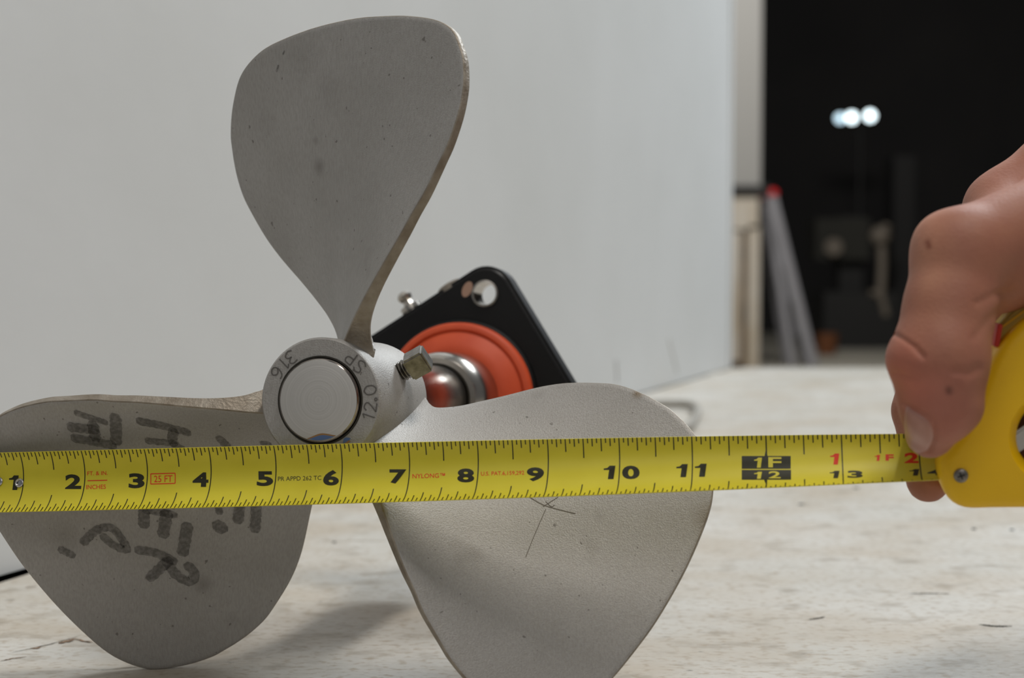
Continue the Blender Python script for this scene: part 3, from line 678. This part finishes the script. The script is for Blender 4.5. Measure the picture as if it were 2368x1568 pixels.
for i in range(6, 14 * 16 + 13):
    s = i / 16
    k = 4 if i % 16 == 0 else 3 if i % 8 == 0 else 2 if i % 4 == 0 else 1 if i % 2 == 0 else 0
    f = min(max((s - 2) / 10, 0), 1.2)
    top = [.161 + (.130 - .161) * f, .267 + (.218 - .267) * f, .417 + (.353 - .417) * f, .594 + (.531 - .594) * f]
    bot = [.188 + (.215 - .188) * f, .315 + (.345 - .315) * f, .447 + (.46 - .447) * f, .635 + (.62 - .635) * f]
    if k == 4 and i != 192: ink.strip(s, s, -1, 1, .0080, 24)
    elif i == 192: ink.strip(s, s, -1, -.44, .009, 8); ink.strip(s, s, .38, 1, .009, 8)
    else: ink.strip(s, s, -1, -1 + top[k], .0080, 6); ink.strip(s, s, 1 - bot[k], 1, .0080, 6)
ink.done('tick_marks', M['tape_ink'])['kind'] = 'stuff'
ONE = [(0, .70), (0, .80), (.30, .84), (.52, 1), (1, 1), (.84, 0), (.36, 0), (.46, .70)]
def one(I, c, lift=INK):
    c = A(c); I.poly([tuple(c[0] * (1 - x) * (1 - y) + c[1] * x * (1 - y) + c[2] * x * y + c[3] * (1 - x) * y) for x, y in ONE], lift)
def glyph(t, c, bold, name, m_, lift=INK):
    I = Ink()
    if t == '1': one(I, c, lift)
    else: I.text(t, c, bold, lift)
    return I.done(name, m_)
for t, c in NUM: glyph(t, c, .040, 'printed_numeral', M['tape_ink'])
for c, P in zip(BLK, SPK):
    I = Ink(); I.fill(c); I.poly(P); I.done('printed_foot_block', M['tape_ink'])
glyph(PRA[0], PRA[1], 0.0, 'printed_lettering', M['tape_ink'])
for t, c in YEL: glyph(t, c, .022, 'printed_foot_numeral', M['tape_yel'], INK * 2)
for t, c in RED: glyph(t, c, .04, 'printed_numeral', M['tape_red'])
for t, c in SML: glyph(t, c, .006, 'printed_lettering', M['tape_red'])
I = Ink(); I.quadstrip(LIN[0], LIN[1], .007); I.done('printed_rule', M['tape_red'])
I = Ink()
for i in range(4): I.quadstrip(BX[i], BX[(i + 1) % 4], .007)
I.done('printed_frame', M['tape_red'])
for s, v in RIV:
    nn = np.cross(tp(s + .01, v) - tp(s, v), tp(s, v + .01) - tp(s, v)); nn /= np.linalg.norm(nn)
    if nn @ A([0, -1, 0]) < 0: nn = -nn
    lathe('rivet', [(-.0008, .0014), (.0001, .00172), (.0006, .00172), (.0008, .0014), (.0006, .0010), (.0002, .0009), (.0001, .0002)], tp(s, v), nn, M['rivet'], blade, 24, 50)
# end hook beyond the left edge of the picture
hk = []
for s in (.02, .75):
    for v in np.linspace(-.8, .8, 9): hk.append(tp(s, v, -.0006))
mesh_obj('end_hook', hk + [p - Tn * .010 for p in hk[:9]], [(i, i + 1, i + 10, i + 9) for i in range(8)] + [(i, i + 1, i + 19, i + 18) for i in range(8)], M['rivet'], blade, False)

# case
Cd = A([math.cos(Ta), -math.sin(Ta), 0]); Cn = A([-math.sin(Ta), -math.cos(Ta), 0]); Cu = A([0, 0, 1.])
C0 = tp(14.25, 0) + Cn * .0
FRONT = C0 + Cn * .0175
def plane_pt(px_, py_, P0=FRONT, nrm=Cn):
    a = (px_ - 1184) / F; b_ = (py_ - 784) / F; d = A([a, cp - b_ * sp, -sp - b_ * cp]); o__ = A([0, 0, CAM_H])
    return o__ + d * (((P0 - o__) @ nrm) / (d @ nrm))
CASE = [(2171, 1085), (2174, 1112), (2182, 1136), (2197, 1158), (2217, 1172), (2244, 1179), (2310, 1178), (2450, 1177), (2600, 1172), (2680, 1150), (2720, 1090), (2730, 950), (2700, 830), (2640, 750), (2560, 705), (2460, 700), (2390, 728), (2330, 778), (2290, 835), (2262, 905), (2238, 965), (2210, 1010), (2182, 1048)]
cq = [plane_pt(*c) for c in CASE]; cq = resample(spline(cq, 5, True), 110)
bm = bmesh.new(); T_ = .035
va = [bm.verts.new(tuple(p)) for p in cq]; vb = [bm.verts.new(tuple(p - Cn * T_)) for p in cq]
fa = bm.faces.new(va); fbk = bm.faces.new(vb[::-1])
for i in range(len(va)):
    k = (i + 1) % len(va); bm.faces.new((va[k], va[i], vb[i], vb[k]))
bmesh.ops.recalc_face_normals(bm, faces=bm.faces)
bmesh.ops.bevel(bm, geom=list(fa.edges) + list(fbk.edges), offset=.0042, segments=5, affect='EDGES', profile=.5)
case = bm_obj('case', bm, M['yellow_case'], tape, True, 40)
adopt(tape)
# round recess in the side of the case, cut with a dished cutter
rc = plane_pt(2452, 1014)
cut = lathe('cutter', [(.004, .0185), (.0005, .0160), (-.0035, .0130), (-.012, .0125)], rc, Cn, M['yellow_case'], None, 64)
bo = case.modifiers.new('recess', 'BOOLEAN'); bo.operation = 'DIFFERENCE'; bo.object = cut; bo.solver = 'EXACT'
bpy.context.view_layer.update(); dg = bpy.context.evaluated_depsgraph_get()
nm = bpy.data.meshes.new_from_object(case.evaluated_get(dg)); case.modifiers.clear(); old = case.data; case.data = nm; bpy.data.meshes.remove(old); nm.name = 'case'
nm.set_sharp_from_angle(angle=math.radians(35)); bpy.data.objects.remove(cut)
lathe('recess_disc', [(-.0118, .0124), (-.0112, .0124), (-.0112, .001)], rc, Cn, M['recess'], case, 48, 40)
bar('wrist_strap_bar', rc + Cn * -.006 + Cd * -.0150 + Cu * -.004, rc + Cn * -.006 + Cd * .006 + Cu * .012, .006, .003, M['clip'], case, tuple(Cn), .0008)
sp_ = plane_pt(2222, 1100)
scr_ = lathe('screw', [(-.003, .0017), (.0000, .0023), (.0006, .0022), (.0010, .0014), (.0010, .0002)], sp_ , Cn, M['bolt'], case, 24, 40)
for a in (.4, .4 + math.pi / 2):
    d = Cd * math.cos(a) + Cu * math.sin(a)
    bar('screw_slot', sp_ + Cn * .00085 - d * .0012, sp_ + Cn * .00085 + d * .0012, .0005, .0005, M['ink'], case, tuple(Cn))
# pale lock lever housing on top of the case, with its red stop
lv = FRONT - Cn * .010
P = [plane_pt(*c, P0=lv) for c in ((2300, 800), (2309, 752), (2345, 712), (2400, 672), (2480, 665), (2500, 720), (2420, 760))]
bm = bmesh.new(); va = [bm.verts.new(tuple(p)) for p in P]; vb = [bm.verts.new(tuple(p - Cn * .016)) for p in P]
bm.faces.new(va); bm.faces.new(vb[::-1])
for i in range(len(va)):
    k = (i + 1) % len(va); bm.faces.new((va[k], va[i], vb[i], vb[k]))
bmesh.ops.bevel(bm, geom=bm.edges[:], offset=.0009, segments=2, affect='EDGES')
lk = bm_obj('lock_lever', bm, M['pale_yellow'], tape, True, 40)
bar('lever_rib', plane_pt(2316, 757, P0=lv) + Cn * .0002, plane_pt(2405, 692, P0=lv) + Cn * .0002, .0007, .0008, M['yellow_case'], lk, tuple(Cn))
bar('red_stop', plane_pt(2300, 800, P0=lv + Cn * .001), plane_pt(2309, 748, P0=lv + Cn * .001), .0016, .012, M['red_plastic'], lk, tuple(Cn), .0003)
adopt(tape)

# ------------------------------------------------------------------ hand (one continuous skin, built from a signed distance field)
def J(px_, py_, y, r): return (pt(px_, py_, y), r)
wrist = J(2720, 180, .565, .029); elbow = J(2960, 95, .61, .034)
tCMC = J(2500, 500, .500, .018); tMCP = J(2224, 592, .480, .0148); tMID = J(2196, 710, .474, .0138); tIP = J(2172, 832, .468, .0148); tD = J(2171, 935, .468, .0122); tT = J(2151, 1003, .474, .0078)
iMCP = J(2322, 484, .545, .0122); iPIP = J(2152, 800, .552, .0095); iDIP = J(2117, 950, .540, .0082); iT = J(2146, 1113, .5235, .0075)
mMCP = J(2360, 478, .572, .0120); mPIP = J(2262, 790, .590, .0095); mDIP = J(2270, 940, .580, .0080); mT = J(2310, 1060, .562, .0070)
rMCP = J(2420, 492, .592, .0115); rPIP = J(2360, 800, .606, .0088); rDIP = J(2370, 930, .594, .0075); rT = J(2410, 1035, .574, .0066)
lMCP = J(2490, 510, .606, .0105); lPIP = J(2440, 715, .622, .0080); lDIP = J(2425, 815, .612, .0068); lT = J(2432, 895, .594, .0060)
web1 = J(2316, 610, .494, .0125); web2 = J(2520, 575, .520, .0165); palmC = J(2450, 500, .560, .018); web0 = J(2262, 690, .482, .0085)
H_ = .0014
lo = A([.104, .435, .060]); hi = A([.350, .665, .315])
gx, gy, gz = [np.arange(a, b_, H_, dtype=np.float32) for a, b_ in zip(lo, hi)]
GX, GY, GZ = np.meshgrid(gx, gy, gz, indexing='ij')
def cap(a, b_):
    (p, r0), (q, r1) = a, b_; d = (q - p).astype(np.float32); L2 = float(d @ d)
    x, y, z = GX - np.float32(p[0]), GY - np.float32(p[1]), GZ - np.float32(p[2])
    t = np.clip((x * d[0] + y * d[1] + z * d[2]) / L2, 0, 1)
    return np.sqrt((x - t * d[0]) ** 2 + (y - t * d[1]) ** 2 + (z - t * d[2]) ** 2) - (np.float32(r0) + t * np.float32(r1 - r0))
def smin(a, b_, k):
    h = np.clip(.5 + .5 * (b_ - a) / k, 0, 1); return b_ + (a - b_) * h - k * h * (1 - h)
def chain(js, k):
    D = None
    for a, b_ in zip(js[:-1], js[1:]):
        c = cap(a, b_); D = c if D is None else smin(D, c, k)
    return D
k_ = np.float32(.006)
D = chain([elbow, wrist], k_)
for mc in (iMCP, mMCP, rMCP, lMCP): D = smin(D, cap((wrist[0], .021), mc), np.float32(.010))
D = smin(D, cap((wrist[0], .022), tCMC), np.float32(.012)); D = smin(D, cap(palmC, web2), np.float32(.012))
D = smin(D, cap(tCMC, tMCP), np.float32(.010)); D = smin(D, cap(web1, web2), np.float32(.010)); D = smin(D, cap(web1, iMCP), np.float32(.010)); D = smin(D, cap(web1, web0), np.float32(.006))
D = smin(D, chain([tMCP, tMID, tIP, tD, tT], np.float32(.003)), np.float32(.004))
for fg in ([iMCP, iPIP, iDIP, iT], [mMCP, mPIP, mDIP, mT], [rMCP, rPIP, rDIP, rT], [lMCP, lPIP, lDIP, lT]):
    D = smin(D, chain(fg, np.float32(.002)), np.float32(.0025))
del GX, GY, GZ
def surface_nets(D, lo, h):
    s = D < 0; nx, ny, nz = D.shape
    cnt = np.zeros((nx - 1, ny - 1, nz - 1), np.int8)
    for i in (0, 1):
        for j in (0, 1):
            for k in (0, 1): cnt += s[i:nx - 1 + i, j:ny - 1 + j, k:nz - 1 + k]
    act = (cnt > 0) & (cnt < 8); idx = -np.ones(act.shape, np.int64); I = np.argwhere(act); idx[act] = np.arange(len(I))
    P = np.zeros((len(I), 3)); W = np.zeros(len(I)); offs = [(i, j, k) for i in (0, 1) for j in (0, 1) for k in (0, 1)]
    for a in offs:
        for ax_ in range(3):
            if a[ax_]: continue
            b_ = list(a); b_[ax_] = 1
            da = D[I[:, 0] + a[0], I[:, 1] + a[1], I[:, 2] + a[2]]; db = D[I[:, 0] + b_[0], I[:, 1] + b_[1], I[:, 2] + b_[2]]
            x = (da < 0) != (db < 0); t = np.where(x, da / np.where(x, da - db, 1), 0)
            p = A(a, dtype=float)[None].repeat(len(I), 0); p[:, ax_] = t; P[x] += p[x]; W[x] += 1
    V = lo + (I + P / W[:, None]) * h; Fq = []
    for ax_ in range(3):
        sl0 = [slice(1, -1)] * 3; sl0[ax_] = slice(0, -1); sl1 = list(sl0); sl1[ax_] = slice(1, None)
        e_ = np.argwhere(s[tuple(sl0)] != s[tuple(sl1)]) + A([0 if q == ax_ else 1 for q in range(3)])
        o1, o2 = [q for q in range(3) if q != ax_]; c = []
        for a, b_ in ((0, 0), (1, 0), (1, 1), (0, 1)):
            q = e_.copy(); q[:, o1] -= a; q[:, o2] -= b_; c.append(idx[q[:, 0], q[:, 1], q[:, 2]])
        Fq.append(np.stack(c, 1))
    Fq = np.vstack(Fq); return V, Fq[(Fq >= 0).all(1)]
Vh, Fh = surface_nets(D, lo, H_)
del D
hand = mesh_obj('person', Vh, Fh, M['skin'], None, True)
sm = hand.modifiers.new('sm', 'SMOOTH'); sm.iterations = 5; sm.factor = .5
ss = hand.modifiers.new('ss', 'SUBSURF'); ss.levels = 1; ss.render_levels = 1
bpy.context.view_layer.update(); dg = bpy.context.evaluated_depsgraph_get()
nm = bpy.data.meshes.new_from_object(hand.evaluated_get(dg)); hand.modifiers.clear(); hand.data = nm; nm.name = 'person'
nv = len(nm.vertices); co = np.zeros(nv * 3); nm.vertices.foreach_get('co', co); co = co.reshape(-1, 3)
no = np.zeros(nv * 3); nm.vertices.foreach_get('normal', no); no = no.reshape(-1, 3)
hx, hy = to_px(co); near = (no[:, 1] < .25) & (co[:, 1] < .53)
def seg_d(P):
    d = np.full(nv, 1e9)
    for a, b_ in zip(P[:-1], P[1:]):
        a, b_ = A(a, dtype=float), A(b_, dtype=float); t = np.clip(((hx - a[0]) * (b_ - a)[0] + (hy - a[1]) * (b_ - a)[1]) / ((b_ - a) @ (b_ - a)), 0, 1)
        d = np.minimum(d, np.hypot(hx - a[0] - t * (b_ - a)[0], hy - a[1] - t * (b_ - a)[1]))
    return d
disp = np.zeros(nv)
# skin folds at the thumb joint, web folds, side crease next to the case
for P, dep, wd_ in (([(2068, 772), (2090, 785), (2115, 802), (2136, 824)], .0007, 6), ([(2072, 862), (2100, 868), (2124, 868)], .0005, 6), ([(2262, 700), (2300, 682), (2345, 676)], .0005, 11), ([(2255, 780), (2285, 740), (2320, 715)], .0004, 11), ([(2206, 858), (2240, 862), (2262, 850)], .0006, 10), ([(2090, 932), (2112, 946), (2140, 958), (2160, 975), (2163, 1010), (2150, 1044)], .0007, 6)):
    disp -= near * dep * np.exp(-(seg_d(P) / wd_) ** 2)
# fullness of the joint and of the pad
for P, dep, wd_ in (([(2080, 830), (2110, 850)], .0014, 40), ([(2225, 900), (2235, 940)], .0016, 42), ([(2140, 530), (2150, 560)], .0010, 60)):
    disp += near * dep * np.exp(-(seg_d(P) / wd_) ** 2)
co = co + no * disp[:, None]; nm.vertices.foreach_set('co', co.ravel())
tone = np.tile(A(srgb(162, 108, 86)[:3]), (nv, 1))
def dye(P, wd_, c, amt):
    global tone
    f = (near * amt * np.exp(-(seg_d(P) / wd_) ** 2))[:, None]; tone = tone * (1 - f) + A(srgb(*c)[:3]) * f
dye([(2080, 840), (2120, 900)], 55, (196, 116, 96), .7); dye([(2190, 980), (2180, 900)], 60, (186, 118, 106), .5); dye([(2140, 520), (2150, 640)], 45, (206, 150, 122), .5)
dye([(2150, 562), (2152, 572)], 7, (120, 62, 44), .8); dye([(2193, 898), (2193, 904)], 8, (96, 60, 52), .8); dye([(2245, 518), (2246, 520)], 7, (150, 96, 76), .5)
at = nm.color_attributes.new('skin_tone', 'FLOAT_COLOR', 'POINT'); at.data.foreach_set('color', np.c_[tone, np.ones(nv)].ravel())
nm.polygons.foreach_set('use_smooth', [True] * len(nm.polygons)); nm.update()
tag(hand, "person's bare hand pinching the yellow tape blade, thumb in front, at right edge", 'person')
M['sleeve'] = mat('dark_sleeve', srgb(44, 46, 54), .9, var=srgb(34, 36, 44), vscale=120)
lathe('sleeve', [(.0, .0345), (-.001, .0385), (.006, .0400), (.02, .0385), (.10, .0430), (.20, .0480), (.26, .0500)], (.268, .583, .2385), A([.62, .16, .22]), M['sleeve'], hand, 48, 50)
# thumb nail: a curved plate laid on the skin
NP_ = [(2097, 940), (2112, 950), (2131, 962), (2148, 975), (2157, 996), (2156, 1020), (2144, 1040), (2124, 1047), (2106, 1040), (2095, 1018), (2092, 990), (2093, 962)]
o2 = resample(spline(NP_, 5, True), 48); cc = o2.mean(0)
from mathutils.bvhtree import BVHTree
nm.calc_loop_triangles()
bv = BVHTree.FromPolygons([tuple(c) for c in co], [tuple(t.vertices) for t in nm.loop_triangles])
def skin_hit(px_, py_):
    a = (px_ - 1184) / F; b_ = (py_ - 784) / F; d = Vector((a, cp - b_ * sp, -sp - b_ * cp)).normalized()
    r = bv.ray_cast(Vector((0, 0, CAM_H)), d)
    return r
V, Fc = [], []; rings = 7; bad = None
ch_ = skin_hit(*cc)
for j in range(rings):
    s = 1 - j / rings
    for q in o2:
        h = skin_hit(*(cc + (q - cc) * s))
        tries = 0; ss_ = s
        while h[0] is None and tries < 20: ss_ *= .96; h = skin_hit(*(cc + (q - cc) * ss_)); tries += 1
        V.append(A(h[0][:]) + A(h[1][:]) * (.00005 if j == 0 else .0005))
V.append(A(ch_[0][:]) + A(ch_[1][:]) * .0005)
for j in range(rings - 1):
    for i in range(48): Fc.append((j * 48 + i, j * 48 + (i + 1) % 48, (j + 1) * 48 + (i + 1) % 48, (j + 1) * 48 + i))
for i in range(48): Fc.append(((rings - 1) * 48 + i, (rings - 1) * 48 + (i + 1) % 48, rings * 48))
nl = mesh_obj('thumb_nail', V, Fc, M['nail_skin'], hand, True)

# ------------------------------------------------------------------ dark hall beyond the partition
def box_px(name, x0, x1, y0, y1, Y, depth, m_, parent, bev=.0):
    a = pt(x0, y1, Y); b_ = pt(x1, y0, Y)
    bm = bmesh.new(); vs = [bm.verts.new((x, y, z)) for z in (a[2], b_[2]) for x, y in ((a[0], Y), (b_[0], Y), (b_[0], Y + depth), (a[0], Y + depth))]
    for f in ((0, 3, 2, 1), (4, 5, 6, 7), (0, 1, 5, 4), (1, 2, 6, 5), (2, 3, 7, 6), (3, 0, 4, 7)): bm.faces.new([vs[i] for i in f])
    if bev: bmesh.ops.bevel(bm, geom=bm.edges[:], offset=bev, segments=2, affect='EDGES')
    return bm_obj(name, bm, m_, parent, bool(bev), 40)
# painted post
pp = pt(1715, 842, 15.6); post = empty('support_post', (pp[0], 15.6, FLOOR_Z))
tag(post, 'grey painted post with a dark band and peeling foot beyond the partition end', 'post')
x0 = pt(1650, 430, 15.6)[0]; x1 = pt(1759, 430, 15.6)[0]; zb = pt(1700, 440, 15.6)[2]
def bx(name, xa, xb, ya, yb, za, zb_, m_, parent): return slab(name, xa, xb, ya, yb, za, zb_, m_, None, parent)
bx('upper_shaft', x0, x1, 15.6, 15.95, zb, 6.9, M['post'], post)
bx('band', x0 - .02, x1 + .09, 15.56, 15.99, zb - .05, zb + .05, M['machine'], post)
bx('peeling_foot', x0 + .02, x1 - .02, 15.64, 15.93, FLOOR_Z, zb - .05, M['brown_core'], post)
bx('paint_flake', x0 + .02, x1 - .02, 15.60, 15.64, zb - .40, zb - .05, M['peeled'], post)
for qa, qb, ha, hb in ((1650, 1713, .10, .42), (1729, 1757, .02, .36)):
    bx('paint_flake', pt(qa, 600, 15.6)[0], pt(qb, 600, 15.6)[0], 15.60, 15.64, FLOOR_Z + ha, zb - hb, M['peeled'], post)
adopt(post)
# step ladder
lp = pt(1830, 838, 16.3); lad = empty('step_ladder', (lp[0], 16.5, FLOOR_Z))
tag(lad, 'grey step ladder with a red top cap standing beside the post', 'ladder')
def onfloor(px_, Y): return A([pt(px_, 800, Y)[0], Y, FLOOR_Z])
for dy in (0, .5):
    bar('front_rail', pt(1783, 452, 16.2) + A([dy * .036, dy, 0]), onfloor(1882, 16.2) + A([dy * .043, dy, 0]), .105, .05, M['grey_alu'], lad, (0, 1, 0), .004)
    bar('rear_rail', pt(1774, 470, 16.25) + A([dy * .036, dy, 0]), onfloor(1834, 16.25) + A([dy * .040, dy, 0]), .075, .04, M['grey_alu'], lad, (0, 1, 0), .004)
for t in (.22, .42, .62, .82):
    a = pt(1783, 452, 16.2) * (1 - t) + onfloor(1882, 16.2) * t
    bar('step', a + A([0, .02, 0]), a + A([0, .48, 0]), .09, .03, M['grey_alu'], lad, (0, 0, 1), .003)
a = pt(1781, 446, 16.2); bar('top_cap', a + A([0, -.04, 0]), a + A([0, .55, 0]), .15, .085, M['red_cap'], lad, (0, 0, 1), .02)
adopt(lad)
# three-headed work light
fp = onfloor(1985, 22.0); wl = empty('work_light', tuple(fp))
tag(wl, 'tall dark work light stand with three glowing white lamp heads', 'lamp')
zt = pt(1985, 285, 22.0)[2]
tube('pole', [fp, A([fp[0], 22.0, zt])], .035, M['machine'], wl)
for a in (.3, 2.4, 4.5): tube('leg', [fp + A([0, 0, .6]), fp + A([math.cos(a) * .5, math.sin(a) * .5, .03])], .025, M['machine'], wl)
tube('cross_bar', [A([pt(1935, 285, 22.0)[0], 22.0, zt]), A([pt(2018, 285, 22.0)[0], 22.0, zt])], .03, M['machine'], wl)
for px_, py_, r in ((1942, 274, .065), (1969, 272, .075), (2011, 268, .075)):
    c = pt(px_, py_, 21.9)
    hd_ = lathe('lamp_head', [(.16, r * .5), (.12, r * 1.1), (0, r * 1.15), (-.02, r * 1.05)], c, (0, 1, 0), M['machine'], wl, 20)
    lathe('lamp_glass', [(-.022, r * 1.0), (-.03, r * .9), (-.035, r * .2)], c, (0, 1, 0), M['lamp_dim'] if px_ < 1950 else M['lamp'], hd_, 20)
adopt(wl)
# dark machine with a pale arm and dial
mp_ = onfloor(1990, 20.3); mc = empty('workshop_machine', tuple(mp_))
tag(mc, 'dark workshop machine with pale dial and pale upright arm in the dim hall', 'machine')
zf = FLOOR_Z
bx('base_cabinet', onfloor(1905, 20)[0], onfloor(2075, 20)[0], 20.0, 20.8, zf, zf + .75, M['machine'], mc)
bx('column', onfloor(1955, 20)[0], onfloor(2010, 20)[0], 20.4, 20.8, zf + .75, pt(1960, 500, 20.4)[2], M['machine'], mc)
bx('head', onfloor(1890, 20)[0], onfloor(2015, 20)[0], 20.15, 20.7, pt(1960, 600, 20.2)[2], pt(1960, 505, 20.2)[2], M['olive'], mc)
lathe('dial', [(0, .12), (-.05, .12), (-.07, .10), (-.07, .01)], pt(1927, 572, 20.1), (0, 1, 0), M['pale_cast'], mc, 24)
P = [pt(2036, 690, 20.0), pt(2040, 620, 20.0), pt(2040, 550, 20.0), pt(2052, 520, 20.0)]
tube('upright_arm', spline(P, 6), .06, M['pale_cast'], mc)
tube('arm_foot', [pt(2012, 678, 19.98), pt(2036, 678, 19.98), pt(2050, 730, 20.0)], .05, M['pale_cast'], mc)
lathe('arm_knob', [(-.13, .03), (-.1, .10), (0, .14), (.1, .10), (.13, .03)], pt(2036, 545, 19.97), (0, 0, 1), M['pale_cast'], mc, 20, 60)
adopt(mc)
kp = onfloor(2085, 21.2); kb = empty('tall_cabinet', tuple(kp))
tag(kb, 'tall black cabinet in the dim hall right of the workshop machine', 'cabinet')
x0, x1 = onfloor(2062, 21)[0], onfloor(2112, 21)[0]
M['black_cab'] = mat('black_cabinet', srgb(14, 12, 12), .6)
bx('body', x0, x1, 21.0, 21.5, zf, pt(2085, 360, 21)[2], M['black_cab'], kb)
bx('door', x0 + .02, x1 - .02, 20.97, 21.0, zf + .1, pt(2085, 372, 21)[2], M['black_cab'], kb)
adopt(kb)
# small orange bucket on the floor
bp_ = onfloor(1912, 18.6)
o = lathe('bucket', [(0, .10), (0.0, .11), (.24, .14), (.26, .145), (.26, .13), (.03, .10), (.02, .01)], bp_, (0, 0, 1), M['orange_dull'], None, 24)
tag(o, 'small dull orange bucket on the grey floor right of the ladder', 'bucket')
